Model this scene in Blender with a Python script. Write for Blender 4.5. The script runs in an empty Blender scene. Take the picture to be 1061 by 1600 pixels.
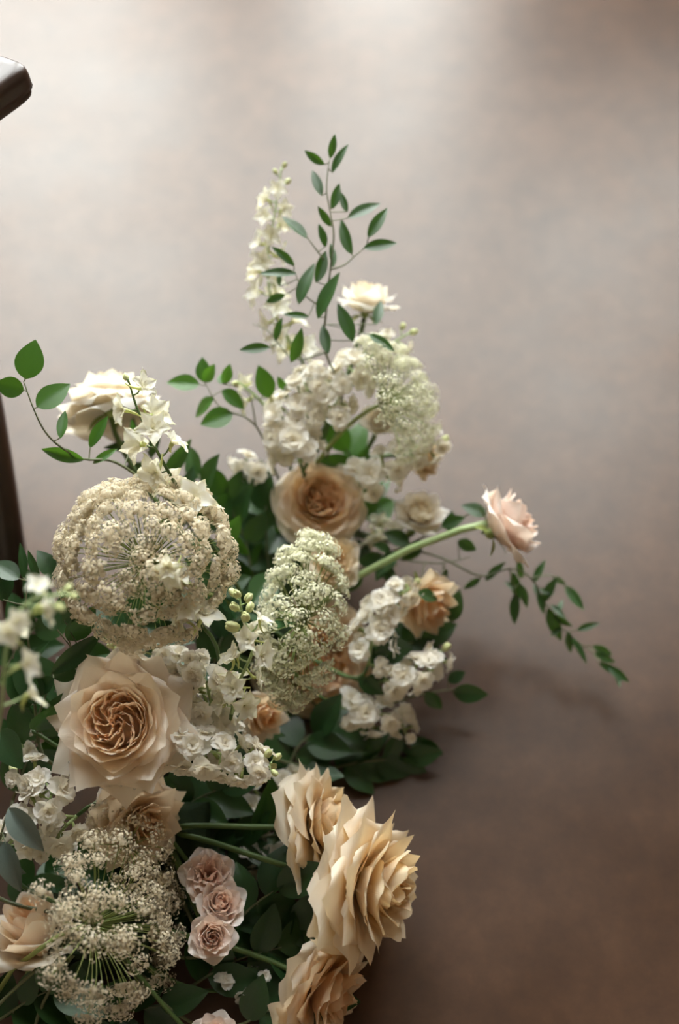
import bpy, math, random
from mathutils import Vector, Matrix, Quaternion

# ------------------------------------------------------------------ camera, light, exposure
SC = bpy.context.scene
COL = SC.collection
CAM_H = 1.35
PITCH = math.radians(60.0)              # below the horizon
LENS, FILM = 50.0, 36.0
cam_data = bpy.data.cameras.new('camera')
cam = bpy.data.objects.new('camera', cam_data)
COL.objects.link(cam)
cam.location = (0, 0, CAM_H)
cam.rotation_euler = (math.pi / 2 - PITCH, 0, 0)
cam_data.sensor_fit = 'VERTICAL'
cam_data.sensor_height = FILM
cam_data.sensor_width = 24.0
cam_data.lens = LENS
cam_data.clip_start = 0.02
cam_data.dof.use_dof = True
cam_data.dof.focus_distance = 1.25
cam_data.dof.aperture_fstop = 1.7
SC.camera = cam

world = bpy.data.worlds.new('world')
SC.world = world
world.use_nodes = True
world.node_tree.nodes['Background'].inputs[0].default_value = (0.62, 0.75, 1.0, 1)
world.node_tree.nodes['Background'].inputs[1].default_value = 1.0

WIN_L = 22.5                            # radiance of the bright overcast sky behind the window panes
SC.view_settings.view_transform = 'Standard'
SC.view_settings.look = 'None'
SC.view_settings.gamma = 1.0
SC.view_settings.use_curve_mapping = False
SC.view_settings.exposure = 0.0
SC.cycles.use_denoising = True
SC.cycles.max_bounces = 10
SC.cycles.diffuse_bounces = 5
SC.cycles.sample_clamp_indirect = 6.0

# ------------------------------------------------------------------ helpers
K = FILM / LENS / 1600.0
FWD = Vector((0, math.cos(PITCH), -math.sin(PITCH)))
UPV = Vector((0, math.sin(PITCH), math.cos(PITCH)))
RGT = Vector((1, 0, 0))
CAMP = Vector((0, 0, CAM_H))

def at(px, py, depth):
    """photo pixel + distance along the optical axis -> point"""
    return CAMP + depth * (FWD + RGT * ((px - 530.5) * K) + UPV * ((800 - py) * K))

def floor_at(px, py, z=0.0):
    d = FWD + RGT * ((px - 530.5) * K) + UPV * ((800 - py) * K)
    return CAMP + d * ((CAM_H - z) / -d.z)

def facing(r, u, t):
    """a direction given as (to the right, up in the picture, towards the viewer)"""
    return (RGT * r + UPV * u - FWD * t).normalized()

def link(name, me, mat=None, parent=None):
    o = bpy.data.objects.new(name, me)
    COL.objects.link(o)
    if mat is not None and me is not None and not me.materials:
        me.materials.append(mat)
    if parent is not None:
        o.parent = parent
    return o

def mesh(name, v, f, smooth=True):
    me = bpy.data.meshes.new(name)
    me.from_pydata(v, [], f)
    if smooth:
        me.polygons.foreach_set('use_smooth', [True] * len(me.polygons))
    me.update()
    return me

def thing(name, label, cat, mtx=None, group=None):
    o = bpy.data.objects.new(name, None)
    COL.objects.link(o)
    o.empty_display_size = 0.02
    if mtx is not None:
        o.matrix_world = mtx
    o['label'] = label
    o['category'] = cat
    if group:
        o['group'] = group
    return o

def frame(p, z, roll=0.0, s=1.0):
    """matrix at p with local Z along z"""
    q = Vector(z).to_track_quat('Z', 'Y')
    return Matrix.Translation(p) @ q.to_matrix().to_4x4() @ Matrix.Rotation(roll, 4, 'Z') @ Matrix.Scale(s, 4)

class MB:
    def __init__(self):
        self.v = []; self.f = []
    def box(self, x0, x1, y0, y1, z0, z1):
        b = len(self.v)
        self.v += [(x, y, z) for z in (z0, z1) for y in (y0, y1) for x in (x0, x1)]
        self.f += [tuple(b + i for i in q) for q in ((0, 2, 3, 1), (4, 5, 7, 6), (0, 1, 5, 4), (2, 6, 7, 3), (0, 4, 6, 2), (1, 3, 7, 5))]
        return self
    def tube(self, pts, rad, n=6, cap=True):
        b = len(self.v)
        pts = [Vector(p) for p in pts]
        m = len(pts)
        ref = None
        for i, p in enumerate(pts):
            t = (pts[min(i + 1, m - 1)] - pts[max(i - 1, 0)])
            if t.length < 1e-9: t = Vector((0, 0, 1))
            t.normalize()
            if ref is None:
                ref = t.orthogonal().normalized()
            else:
                ref = (ref - t * ref.dot(t))
                ref = ref.normalized() if ref.length > 1e-6 else t.orthogonal().normalized()
            bi = t.cross(ref)
            r = rad(i / (m - 1)) if callable(rad) else rad
            for k in range(n):
                a = 2 * math.pi * k / n
                q = p + (ref * math.cos(a) + bi * math.sin(a)) * r
                self.v.append(tuple(q))
        for i in range(m - 1):
            for k in range(n):
                k2 = (k + 1) % n
                self.f.append((b + i * n + k, b + i * n + k2, b + (i + 1) * n + k2, b + (i + 1) * n + k))
        if cap:
            self.f.append(tuple(b + k for k in reversed(range(n))))
            self.f.append(tuple(b + (m - 1) * n + k for k in range(n)))
        return self
    def blob(self, c, r, sx=1, sy=1, sz=1, M=None, n=6, rings=4):
        b = len(self.v)
        c = Vector(c)
        for i in range(rings + 1):
            ph = math.pi * i / rings
            for k in range(n):
                a = 2 * math.pi * k / n
                p = Vector((math.sin(ph) * math.cos(a) * sx, math.sin(ph) * math.sin(a) * sy, -math.cos(ph) * sz)) * r
                if M is not None: p = M @ p
                self.v.append(tuple(c + p))
        for i in range(rings):
            for k in range(n):
                k2 = (k + 1) % n
                self.f.append((b + i * n + k, b + i * n + k2, b + (i + 1) * n + k2, b + (i + 1) * n + k))
        return self
    def add(self, v, f, M=None):
        b = len(self.v)
        self.v += [tuple(M @ Vector(p)) for p in v] if M is not None else v
        self.f += [tuple(b + i for i in q) for q in f]
        return self
    def me(self, name, smooth=True):
        return mesh(name, self.v, self.f, smooth)
    def build(self, name, mat, parent=None, smooth=True):
        return link(name, self.me(name, smooth), mat, parent)

def bez(p0, p1, p2, p3, n):
    out = []
    for i in range(n + 1):
        t = i / n; s = 1 - t
        out.append(p0 * s**3 + p1 * (3 * s * s * t) + p2 * (3 * s * t * t) + p3 * t**3)
    return out

def smooth01(x):
    x = max(0.0, min(1.0, x))
    return x * x * (3 - 2 * x)

# ------------------------------------------------------------------ materials
def new_mat(name):
    m = bpy.data.materials.new(name)
    m.use_nodes = True
    nt = m.node_tree
    nt.nodes.clear()
    out = nt.nodes.new('ShaderNodeOutputMaterial')
    return m, nt, out

def N(nt, kind, **kw):
    n = nt.nodes.new(kind)
    for k, v in kw.items():
        if k.startswith('i_'):
            n.inputs[k[2:].replace('_', ' ')].default_value = v
        else:
            setattr(n, k, v)
    return n

def ramp(nt, fac, stops):
    r = nt.nodes.new('ShaderNodeValToRGB')
    els = r.color_ramp.elements
    while len(els) < len(stops): els.new(0.5)
    for e, (p, c) in zip(els, stops):
        e.position = p
        e.color = (*c, 1) if len(c) == 3 else c
    nt.links.new(fac, r.inputs[0])
    return r.outputs[0]

def simple_mat(name, col, rough=0.6, spec=0.4, noise=None, scale=20.0, bump=0.0, bscale=60.0):
    m, nt, out = new_mat(name)
    p = N(nt, 'ShaderNodeBsdfPrincipled', i_Roughness=rough)
    p.inputs['Specular IOR Level'].default_value = spec
    p.inputs['Base Color'].default_value = (*col, 1)
    tc = N(nt, 'ShaderNodeTexCoord')
    if noise:
        nz = N(nt, 'ShaderNodeTexNoise', i_Scale=scale, i_Detail=5.0)
        nt.links.new(tc.outputs['Object'], nz.inputs['Vector'])
        c = ramp(nt, nz.outputs['Fac'], [(0.3, col), (0.7, noise)])
        nt.links.new(c, p.inputs['Base Color'])
    if bump:
        nb = N(nt, 'ShaderNodeTexNoise', i_Scale=bscale, i_Detail=4.0)
        nt.links.new(tc.outputs['Object'], nb.inputs['Vector'])
        bp = N(nt, 'ShaderNodeBump', i_Strength=bump, i_Distance=0.002)
        nt.links.new(nb.outputs['Fac'], bp.inputs['Height'])
        nt.links.new(bp.outputs[0], p.inputs['Normal'])
    nt.links.new(p.outputs[0], out.inputs[0])
    return m

def petal_mat(name, stops, trans=0.35, rough=0.45, spec=0.35, vein=0.25, tcol=None):
    """petal colour runs along the 'tint' attribute: 0 heart of the bloom, 1 outer rim"""
    m, nt, out = new_mat(name)
    at_ = N(nt, 'ShaderNodeAttribute', attribute_name='tint')
    col = ramp(nt, at_.outputs['Fac'], stops)
    p = N(nt, 'ShaderNodeBsdfPrincipled', i_Roughness=rough)
    p.inputs['Specular IOR Level'].default_value = spec
    nt.links.new(col, p.inputs['Base Color'])
    tr = N(nt, 'ShaderNodeBsdfTranslucent')
    mx = N(nt, 'ShaderNodeMixRGB', blend_type='MULTIPLY')
    mx.inputs[0].default_value = 1.0
    mx.inputs[2].default_value = (*(tcol or (1.0, 0.86, 0.62)), 1)
    nt.links.new(col, mx.inputs[1])
    nt.links.new(mx.outputs[0], tr.inputs[0])
    if vein:
        uv = N(nt, 'ShaderNodeAttribute', attribute_name='puv')
        mp = N(nt, 'ShaderNodeMapping')
        mp.inputs['Scale'].default_value = (26, 3, 1)
        nt.links.new(uv.outputs['Vector'], mp.inputs['Vector'])
        nz = N(nt, 'ShaderNodeTexNoise', i_Scale=1.0, i_Detail=3.0)
        nt.links.new(mp.outputs[0], nz.inputs['Vector'])
        bp = N(nt, 'ShaderNodeBump', i_Strength=vein, i_Distance=0.0012)
        nt.links.new(nz.outputs['Fac'], bp.inputs['Height'])
        nt.links.new(bp.outputs[0], p.inputs['Normal'])
    ms = N(nt, 'ShaderNodeMixShader')
    ms.inputs[0].default_value = trans
    nt.links.new(p.outputs[0], ms.inputs[1])
    nt.links.new(tr.outputs[0], ms.inputs[2])
    nt.links.new(ms.outputs[0], out.inputs[0])
    return m

def leaf_mat(name, c0, c1, trans=0.22, rough=0.32, tcol=(0.16, 0.36, 0.03), spec=0.5):
    m, nt, out = new_mat(name)
    tc = N(nt, 'ShaderNodeTexCoord')
    oi = N(nt, 'ShaderNodeObjectInfo')
    nz = N(nt, 'ShaderNodeTexNoise', i_Scale=45.0, i_Detail=3.0)
    nt.links.new(tc.outputs['Object'], nz.inputs['Vector'])
    ad = N(nt, 'ShaderNodeMath', operation='ADD')
    ml = N(nt, 'ShaderNodeMath', operation='MULTIPLY')
    ml.inputs[1].default_value = 0.55
    nt.links.new(oi.outputs['Random'], ml.inputs[0])
    m2 = N(nt, 'ShaderNodeMath', operation='MULTIPLY')
    m2.inputs[1].default_value = 0.45
    nt.links.new(nz.outputs['Fac'], m2.inputs[0])
    nt.links.new(ml.outputs[0], ad.inputs[0]); nt.links.new(m2.outputs[0], ad.inputs[1])
    col = ramp(nt, ad.outputs[0], [(0.1, c0), (0.85, c1)])
    p = N(nt, 'ShaderNodeBsdfPrincipled', i_Roughness=rough)
    p.inputs['Specular IOR Level'].default_value = spec
    nt.links.new(col, p.inputs['Base Color'])
    bp = N(nt, 'ShaderNodeBump', i_Strength=0.25, i_Distance=0.0008)
    wv = N(nt, 'ShaderNodeTexNoise', i_Scale=140.0, i_Detail=2.0)
    mp = N(nt, 'ShaderNodeMapping'); mp.inputs['Scale'].default_value = (3.0, 0.35, 1.0)
    nt.links.new(tc.outputs['Object'], mp.inputs['Vector']); nt.links.new(mp.outputs[0], wv.inputs['Vector'])
    nt.links.new(wv.outputs['Fac'], bp.inputs['Height'])
    nt.links.new(bp.outputs[0], p.inputs['Normal'])
    tr = N(nt, 'ShaderNodeBsdfTranslucent')
    tr.inputs[0].default_value = (*tcol, 1)
    ms = N(nt, 'ShaderNodeMixShader'); ms.inputs[0].default_value = trans
    nt.links.new(p.outputs[0], ms.inputs[1]); nt.links.new(tr.outputs[0], ms.inputs[2])
    nt.links.new(ms.outputs[0], out.inputs[0])
    return m

def floor_mat():
    m, nt, out = new_mat('sealed_concrete')
    tc = N(nt, 'ShaderNodeTexCoord')
    n1 = N(nt, 'ShaderNodeTexNoise', i_Scale=3.2, i_Detail=7.0, i_Roughness=0.62)
    n2 = N(nt, 'ShaderNodeTexNoise', i_Scale=22.0, i_Detail=6.0, i_Roughness=0.7)
    for n in (n1, n2): nt.links.new(tc.outputs['Object'], n.inputs['Vector'])
    mx = N(nt, 'ShaderNodeMath', operation='MULTIPLY_ADD')
    mx.inputs[1].default_value = 0.5
    nt.links.new(n1.outputs['Fac'], mx.inputs[0])
    m3 = N(nt, 'ShaderNodeMath', operation='MULTIPLY'); m3.inputs[1].default_value = 0.5
    nt.links.new(n2.outputs['Fac'], m3.inputs[0]); nt.links.new(m3.outputs[0], mx.inputs[2])
    col = ramp(nt, mx.outputs[0], [(0.32, FLOOR_C[0]), (0.5, FLOOR_C[1]), (0.68, FLOOR_C[2])])
    p = N(nt, 'ShaderNodeBsdfPrincipled', i_IOR=FLOOR_IOR)
    nt.links.new(col, p.inputs['Base Color'])
    p.inputs['Specular Tint'].default_value = (1.0, 0.985, 0.95, 1)
    rr = ramp(nt, n1.outputs['Fac'], [(0.3, (FLOOR_R - .05,) * 3), (0.7, (FLOOR_R + .05,) * 3)])
    nt.links.new(rr, p.inputs['Roughness'])
    bp = N(nt, 'ShaderNodeBump', i_Strength=0.12, i_Distance=0.002)
    nt.links.new(n2.outputs['Fac'], bp.inputs['Height'])
    nt.links.new(bp.outputs[0], p.inputs['Normal'])
    nt.links.new(p.outputs[0], out.inputs[0])
    return m

FLOOR_C = ((0.028, 0.0105, 0.0042), (0.052, 0.022, 0.0092), (0.082, 0.037, 0.017))
FLOOR_IOR, FLOOR_R = 1.495, 0.38

# ------------------------------------------------------------------ the room
ROOM = dict(x0=-4.2, x1=3.6, y0=-4.0, y1=2.35, h=3.4)
M_FLOOR = floor_mat()
M_WALL = simple_mat('cream_painted_plaster', (0.74, 0.62, 0.47), 0.8, 0.2, noise=(0.68, 0.57, 0.43), scale=3)
M_CEIL = simple_mat('ceiling_paint', (0.07, 0.05, 0.035), 0.9, 0.1)
M_FRAME = simple_mat('window_frame_paint', (0.06, 0.055, 0.05), 0.5, 0.4)
M_PANE, _nt, _o = new_mat('bright_overcast_sky_in_pane')
_e = N(_nt, 'ShaderNodeEmission', i_Strength=WIN_L)
_e.inputs[0].default_value = (0.945, 0.985, 0.965, 1)
_nt.links.new(_e.outputs[0], _o.inputs[0])

def struct(o):
    o['kind'] = 'structure'
    return o

R_ = ROOM
struct(MB().box(R_['x0'], R_['x1'], R_['y0'], R_['y1'], -0.1, 0).build('floor', M_FLOOR, smooth=False))
struct(MB().box(R_['x0'], R_['x1'], R_['y0'], R_['y1'], R_['h'], R_['h'] + .1).build('ceiling', M_CEIL, smooth=False))
struct(MB().box(R_['x0'] - .1, R_['x0'], R_['y0'], R_['y1'], 0, R_['h']).build('wall_left', M_WALL, smooth=False))
struct(MB().box(R_['x1'], R_['x1'] + .1, R_['y0'], R_['y1'], 0, R_['h']).build('wall_right', M_WALL, smooth=False))
struct(MB().box(R_['x0'], R_['x1'], R_['y0'] - .1, R_['y0'], 0, R_['h']).build('wall_rear', M_WALL, smooth=False))

# the window wall: openings (x0, x1, z0, z1, columns, rows)
WINS = [(-1.42, -0.25, 0.40, 2.95, 2, 5), (-0.12, 0.31, 0.10, 2.95, 1, 5), (0.47, 1.16, 1.02, 2.95, 2, 4)]
Y1 = R_['y1']
wb = MB()
cuts = sorted({R_['x0'], R_['x1'], *[w[0] for w in WINS], *[w[1] for w in WINS]})
for a, b in zip(cuts, cuts[1:]):
    w = next((w for w in WINS if w[0] <= (a + b) / 2 <= w[1]), None)
    if w is None:
        wb.box(a, b, Y1, Y1 + .2, 0, R_['h'])
    else:
        wb.box(a, b, Y1, Y1 + .2, 0, w[2]); wb.box(a, b, Y1, Y1 + .2, w[3], R_['h'])
struct(wb.build('wall_back', M_WALL, smooth=False))
for i, (x0, x1, z0, z1, nc, nr) in enumerate(WINS):
    fm = MB()
    t = 0.045
    fm.box(x0, x0 + t, Y1 + .05, Y1 + .12, z0, z1).box(x1 - t, x1, Y1 + .05, Y1 + .12, z0, z1)
    fm.box(x0 + t, x1 - t, Y1 + .05, Y1 + .12, z0, z0 + t).box(x0 + t, x1 - t, Y1 + .05, Y1 + .12, z1 - t, z1)
    w_o = struct(fm.build('window_%d_offscreen' % (i + 1), M_FRAME, smooth=False))
    for c in range(1, nc):
        x = x0 + (x1 - x0) * c / nc
        MB().box(x - .014, x + .014, Y1 + .06, Y1 + .11, z0 + t, z1 - t).build('mullion', M_FRAME, w_o, smooth=False)
    for r in range(1, nr):
        z = z0 + (z1 - z0) * r / nr
        MB().box(x0 + t, x1 - t, Y1 + .065, Y1 + .105, z - .014, z + .014).build('glazing_bar', M_FRAME, w_o, smooth=False)
    for c in range(nc):
        for r in range(nr):
            xa, xb = x0 + (x1 - x0) * c / nc, x0 + (x1 - x0) * (c + 1) / nc
            za, zb = z0 + (z1 - z0) * r / nr, z0 + (z1 - z0) * (r + 1) / nr
            MB().box(xa + .005, xb - .005, Y1 + .083, Y1 + .087, za + .005, zb - .005).build('window_%d_pane_%d_offscreen' % (i + 1, c * nr + r + 1), M_PANE, w_o, smooth=False)

# ------------------------------------------------------------------ materials of the flowers
CREAM = [(0.0, (0.93, 0.72, 0.52)), (0.2, (0.93, 0.77, 0.60)), (0.45, (0.94, 0.84, 0.71)), (1.0, (0.95, 0.90, 0.82))]
M_ROSE = petal_mat('rose_petal_cream_peach', CREAM, trans=0.52, tcol=(1.0, 0.88, 0.70))
M_ROSE_P = petal_mat('rose_petal_peach', [(0.0, (0.92, 0.66, 0.42)), (0.3, (0.92, 0.73, 0.53)), (0.6, (0.93, 0.79, 0.62)), (1.0, (0.94, 0.86, 0.74))], trans=0.52, tcol=(1.0, 0.9, 0.72))
M_ROSE_Y = petal_mat('rose_petal_ivory', [(0.0, (0.88, 0.68, 0.40)), (0.4, (0.91, 0.79, 0.58)), (1.0, (0.93, 0.86, 0.73))], trans=0.4)
M_ROSE_W = petal_mat('rose_petal_white', [(0.0, (0.90, 0.80, 0.60)), (0.4, (0.92, 0.87, 0.76)), (1.0, (0.94, 0.92, 0.88))], trans=0.45, tcol=(1.0, 0.93, 0.80))
M_ROSE_B = petal_mat('rose_petal_blush', [(0.0, (0.86, 0.64, 0.52)), (0.4, (0.90, 0.76, 0.68)), (1.0, (0.93, 0.86, 0.81))], trans=0.42, tcol=(1.0, 0.88, 0.76))
M_STOCK = petal_mat('stock_petal_white', [(0.0, (0.70, 0.74, 0.45)), (0.3, (0.88, 0.85, 0.75)), (1.0, (0.94, 0.92, 0.88))], trans=0.48, vein=0.2, tcol=(1.0, 0.95, 0.84))
M_LARK = petal_mat('larkspur_sepal_white', [(0.0, (0.66, 0.70, 0.34)), (0.25, (0.87, 0.86, 0.74)), (0.85, (0.92, 0.91, 0.86)), (1.0, (0.80, 0.80, 0.58))], trans=0.48, vein=0.2, tcol=(1.0, 0.96, 0.82))
M_RAY = simple_mat('umbel_ray_green', (0.22, 0.27, 0.08), 0.5, 0.3, noise=(0.30, 0.36, 0.12), scale=40)
M_STEM = simple_mat('green_stem', (0.05, 0.10, 0.025), 0.45, 0.4, noise=(0.10, 0.16, 0.045), scale=30)
M_STEM_L = simple_mat('pale_green_stem', (0.30, 0.42, 0.17), 0.45, 0.4, noise=(0.40, 0.50, 0.24), scale=30)
M_TWIG = simple_mat('branch_twig', (0.10, 0.12, 0.05), 0.5, 0.4, noise=(0.16, 0.17, 0.09), scale=40)
M_CALYX = simple_mat('calyx_green', (0.20, 0.26, 0.06), 0.5, 0.4, noise=(0.30, 0.34, 0.12), scale=60)
M_BUD = simple_mat('bud_pale_green', (0.52, 0.56, 0.22), 0.5, 0.4, noise=(0.68, 0.70, 0.40), scale=80)
M_LEAF = leaf_mat('ruscus_leaf', (0.016, 0.045, 0.014), (0.036, 0.09, 0.024), trans=0.15, tcol=(0.14, 0.36, 0.02))
M_LEAF_D = leaf_mat('dark_glossy_leaf', (0.015, 0.043, 0.015), (0.035, 0.090, 0.026), trans=0.12, rough=0.26, tcol=(0.08, 0.2, 0.02))
M_LEAF_B = leaf_mat('light_green_leaf', (0.022, 0.075, 0.012), (0.055, 0.15, 0.022), trans=0.26, tcol=(0.16, 0.40, 0.02))
M_LEAF_S = leaf_mat('leaf_painted_sheen', (0.07, 0.10, 0.085), (0.13, 0.165, 0.145), trans=0.05, rough=0.24, spec=0.9, tcol=(0.1, 0.15, 0.1))  # window sheen on the glossy leaves is put into the grey base colour
M_FOAM = simple_mat('wet_floral_foam', (0.018, 0.030, 0.016), 0.9, 0.1, noise=(0.03, 0.045, 0.02), scale=60, bump=0.4, bscale=400)
M_TRAY = simple_mat('black_plastic_tray', (0.012, 0.012, 0.012), 0.4, 0.4)
M_WATER, _nt, _o = new_mat('water')
_t = N(_nt, 'ShaderNodeBsdfTransparent'); _g = N(_nt, 'ShaderNodeBsdfGlossy', i_Roughness=0.03)
_fr = N(_nt, 'ShaderNodeFresnel', i_IOR=1.6); _ms = N(_nt, 'ShaderNodeMixShader')
_nt.links.new(_fr.outputs[0], _ms.inputs[0]); _nt.links.new(_t.outputs[0], _ms.inputs[1]); _nt.links.new(_g.outputs[0], _ms.inputs[2])
_nt.links.new(_ms.outputs[0], _o.inputs[0])
M_CHAIR = simple_mat('dark_stained_wood', (0.030, 0.015, 0.010), 0.35, 0.5, noise=(0.055, 0.026, 0.015), scale=14, bump=0.1)

# ------------------------------------------------------------------ chair beside the flowers
def soft_mat(name, c0, c1):
    m, nt, out = new_mat(name)
    tc = N(nt, 'ShaderNodeTexCoord')
    nz = N(nt, 'ShaderNodeTexNoise', i_Scale=260.0, i_Detail=2.0)
    nt.links.new(tc.outputs['Object'], nz.inputs['Vector'])
    col = ramp(nt, nz.outputs['Fac'], [(0.3, c0), (0.7, c1)])
    d = N(nt, 'ShaderNodeBsdfDiffuse'); t = N(nt, 'ShaderNodeBsdfTranslucent')
    ms = N(nt, 'ShaderNodeMixShader'); ms.inputs[0].default_value = 0.5
    nt.links.new(col, d.inputs[0]); nt.links.new(col, t.inputs[0])
    nt.links.new(d.outputs[0], ms.inputs[1]); nt.links.new(t.outputs[0], ms.inputs[2])
    nt.links.new(ms.outputs[0], out.inputs[0])
    return m
M_LACE = soft_mat('umbel_floret_cream', (0.74, 0.64, 0.46), (0.88, 0.81, 0.66))
M_LACEG = soft_mat('umbel_floret_green_white', (0.68, 0.68, 0.44), (0.90, 0.87, 0.74))

def build_chair():
    C = floor_at(56, 98, 0.46)
    dA = Vector((-0.93, 0.37, 0)).normalized()
    dB = Vector((-0.66, -0.75, 0)).normalized()
    root = thing('wooden_chair', 'dark stained wooden chair with rounded seat edge and raked legs beside the flowers', 'chair')
    root.location = (C.x - 0.30, C.y - 0.10, 0)
    O = Vector(root.location)
    c = Vector((C.x, C.y, 0)) - O
    P4 = [c, c + dA * .42, c + dA * .40 + dB * .40, c + dB * .43]
    def outline(inset, rad):
        cen = sum(P4, Vector()) / 4
        out = []
        for i in range(4):
            p, a, b = P4[i], P4[i - 1], P4[(i + 1) % 4]
            p = p + (cen - p).normalized() * inset
            ea, eb = (a - p).normalized(), (b - p).normalized()
            q0, q1 = p + ea * rad, p + eb * rad
            for k in range(7):
                t = k / 6
                out.append(q0 * (1 - t)**2 + p * (2 * t * (1 - t)) + q1 * t * t)
        return out
    def slab(prof, name, parent):
        m = MB()
        n = None
        for inset, z in prof:
            ol = outline(inset, 0.020)
            n = len(ol)
            m.v += [(p.x, p.y, z) for p in ol]
        for r in range(len(prof) - 1):
            for k in range(n):
                k2 = (k + 1) % n
                m.f.append((r * n + k, (r + 1) * n + k, (r + 1) * n + k2, r * n + k2))
        m.f.append(tuple(range(n))); m.f.append(tuple(reversed(range((len(prof) - 1) * n, len(prof) * n))))
        o = m.build(name, M_CHAIR, parent)
        return o
    # walking from the upper face down: round nose, groove, lower lip
    slab([(0.012, .460), (0.005, .4585), (0.0015, .455), (0.0, .449), (-0.0005, .440), (-0.001, .436)], 'seat', root)
    slab([(0.0035, .436), (0.0030, .434), (0.001, .4325), (0.0015, .428), (0.006, .4245), (0.016, .4235)], 'seat_rail', root)
    # legs: the one below the near corner rakes towards the flowers
    f0 = Vector((-0.335, 0.645, 0)) - O
    legs = [(Vector((-0.378, 0.925, .43)) - O, f0, Vector((0.006, 0.015, 0)))]
    a = P4[1] - dA * .05 + dB * .04; legs.append((Vector((a.x, a.y, .43)), Vector((a.x - .06, a.y + .10, 0)), Vector()))
    a = P4[2] - dA * .05 - dB * .04; legs.append((Vector((a.x, a.y, .43)), Vector((a.x - .10, a.y + .06, 0)), Vector()))
    a = P4[3] - dB * .05 + dA * .04; legs.append((Vector((a.x, a.y, .43)), Vector((a.x - .06, a.y - .12, 0)), Vector()))
    for tp, ft, bow in legs:
        pts = []
        for i in range(13):
            t = i / 12
            pts.append(tp.lerp(ft, t) + bow * math.sin(math.pi * t))
        MB().tube(pts, lambda t: 0.022 - 0.006 * t, 12).build('leg', M_CHAIR, root)
    p, q = P4[1], P4[2]
    for s in (.06, .94):
        b = p.lerp(q, s)
        MB().tube([Vector((b.x, b.y, .44)), Vector((b.x, b.y, .65)), Vector((b.x, b.y, .86)) + dA * .05], 0.016, 10).build('back_post', M_CHAIR, root)
    for z in (.58, .70, .82):
        a1, b1 = p.lerp(q, .04), p.lerp(q, .96)
        sh = dA * (.05 * max(0, (z - .65) / .21))
        MB().tube([Vector((a1.x, a1.y, z)) + sh, (Vector((a1.x, a1.y, z)) + Vector((b1.x, b1.y, z))) / 2 + dA * .02 + sh, Vector((b1.x, b1.y, z)) + sh], 0.013, 8).build('back_slat', M_CHAIR, root)
build_chair()

# ------------------------------------------------------------------ petals
def petal(rng, L, W, b, rho, tip=0.0, sag=0.2, curl=0.0, ruf=0.03, lf=1.0, nu=10, nv=9, base=0.3, notch=0.0, roff=0.0):
    """one petal in its flower's frame (axis +Z, pointing along +X); b = lean from the axis at base, middle, tip (degrees)"""
    steps = 28
    R = [roff]; Z = [0.0]; B = []
    for i in range(steps + 1):
        t = i / steps
        be = math.radians(b[0] * (1 - t)**2 + 2 * b[1] * t * (1 - t) + b[2] * t * t)
        B.append(be)
        if i:
            R.append(R[-1] + math.sin(be) / steps * L); Z.append(Z[-1] + math.cos(be) / steps * L)
    p1, p2, p3, p4 = (rng.uniform(0, 6.28) for _ in range(4))
    fu = rng.uniform(1.2, 2.2); fu2 = rng.uniform(3.0, 5.0)
    v = []; tint = []; puv = []
    for j in range(nv + 1):
        vv = j / nv
        wf = W * (base + (1 - base) * math.sin(min(vv / .62, 1) * math.pi / 2)) * (1 - .48 * max(0, (vv - .5) / .5)**2.4)
        for i in range(nu + 1):
            u = 2 * i / nu - 1
            lu = 1 - sag * abs(u)**1.7 + tip * max(0, 1 - abs(u) * 2.6)**1.4 - notch * max(0, 1 - abs(u) * 3)
            s = max(0, min(1.12, vv * lu))
            k = min(s, .9999) * steps
            k0 = int(k); fr = k - k0
            r = R[k0] + (R[k0 + 1] - R[k0]) * fr; z = Z[k0] + (Z[k0 + 1] - Z[k0]) * fr; be = B[min(k0, steps)]
            if s > 1:
                r += math.sin(be) * (s - 1) * L; z += math.cos(be) * (s - 1) * L
            x = u * wf
            d = x / rho
            off = rho * (1 - math.cos(max(-2.4, min(2.4, d))))
            y = rho * math.sin(max(-2.4, min(2.4, d)))
            off -= curl * W * abs(u)**2.6 * smooth01((vv - .25) / .75)
            off += ruf * L * vv * vv * (math.sin(fu * u * math.pi + p1) * .6 + math.sin(fu2 * u * math.pi + p2) * .35 * vv * abs(u) + math.sin(2.2 * vv * math.pi + p3) * .3)
            v.append((r - math.cos(be) * off, y + ruf * .3 * L * vv * math.sin(3 * vv + p4), z + math.sin(be) * off))
            tint.append(max(0, min(1, lf * .78 + .30 * vv * vv * (0.4 + .6 * lf))))
            puv.append((u, vv, p1))
    f = []
    n = nu + 1
    for j in range(nv):
        for i in range(nu):
            a = j * n + i
            f.append((a, a + 1, a + n + 1, a + n))
    return v, f, tint, puv

def petal_me(name, data, rot=0.0, pre=None, scale=1.0):
    v, f, tint, puv = data
    M = Matrix.Rotation(rot, 4, 'Z')
    if pre is not None: M = M @ pre
    v = [tuple((M @ Vector(p)) * scale) for p in v]
    me = mesh(name, v, f)
    a = me.attributes.new('tint', 'FLOAT', 'POINT'); a.data.foreach_set('value', tint)
    a = me.attributes.new('puv', 'FLOAT_VECTOR', 'POINT'); a.data.foreach_set('vector', [c for p in puv for c in p])
    return me

def leafy_blade(L, W, fold=0.25, bend=0.15, nu=4, nv=8, pw=0.9):
    v = []; f = []
    for j in range(nv + 1):
        t = j / nv
        w = W * (math.sin(math.pi * min(1, t**pw * .985 + .015)))**0.85 if 0 < j < nv else W * 0.04
        for i in range(nu + 1):
            u = 2 * i / nu - 1
            v.append((u * w, t * L, fold * abs(u) * w * 1.0 - bend * L * t * t + (0.0 if abs(u) < .01 else 0.0)))
    n = nu + 1
    for j in range(nv):
        for i in range(nu):
            a = j * n + i
            f.append((a, a + 1, a + n + 1, a + n))
    return v, f

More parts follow.
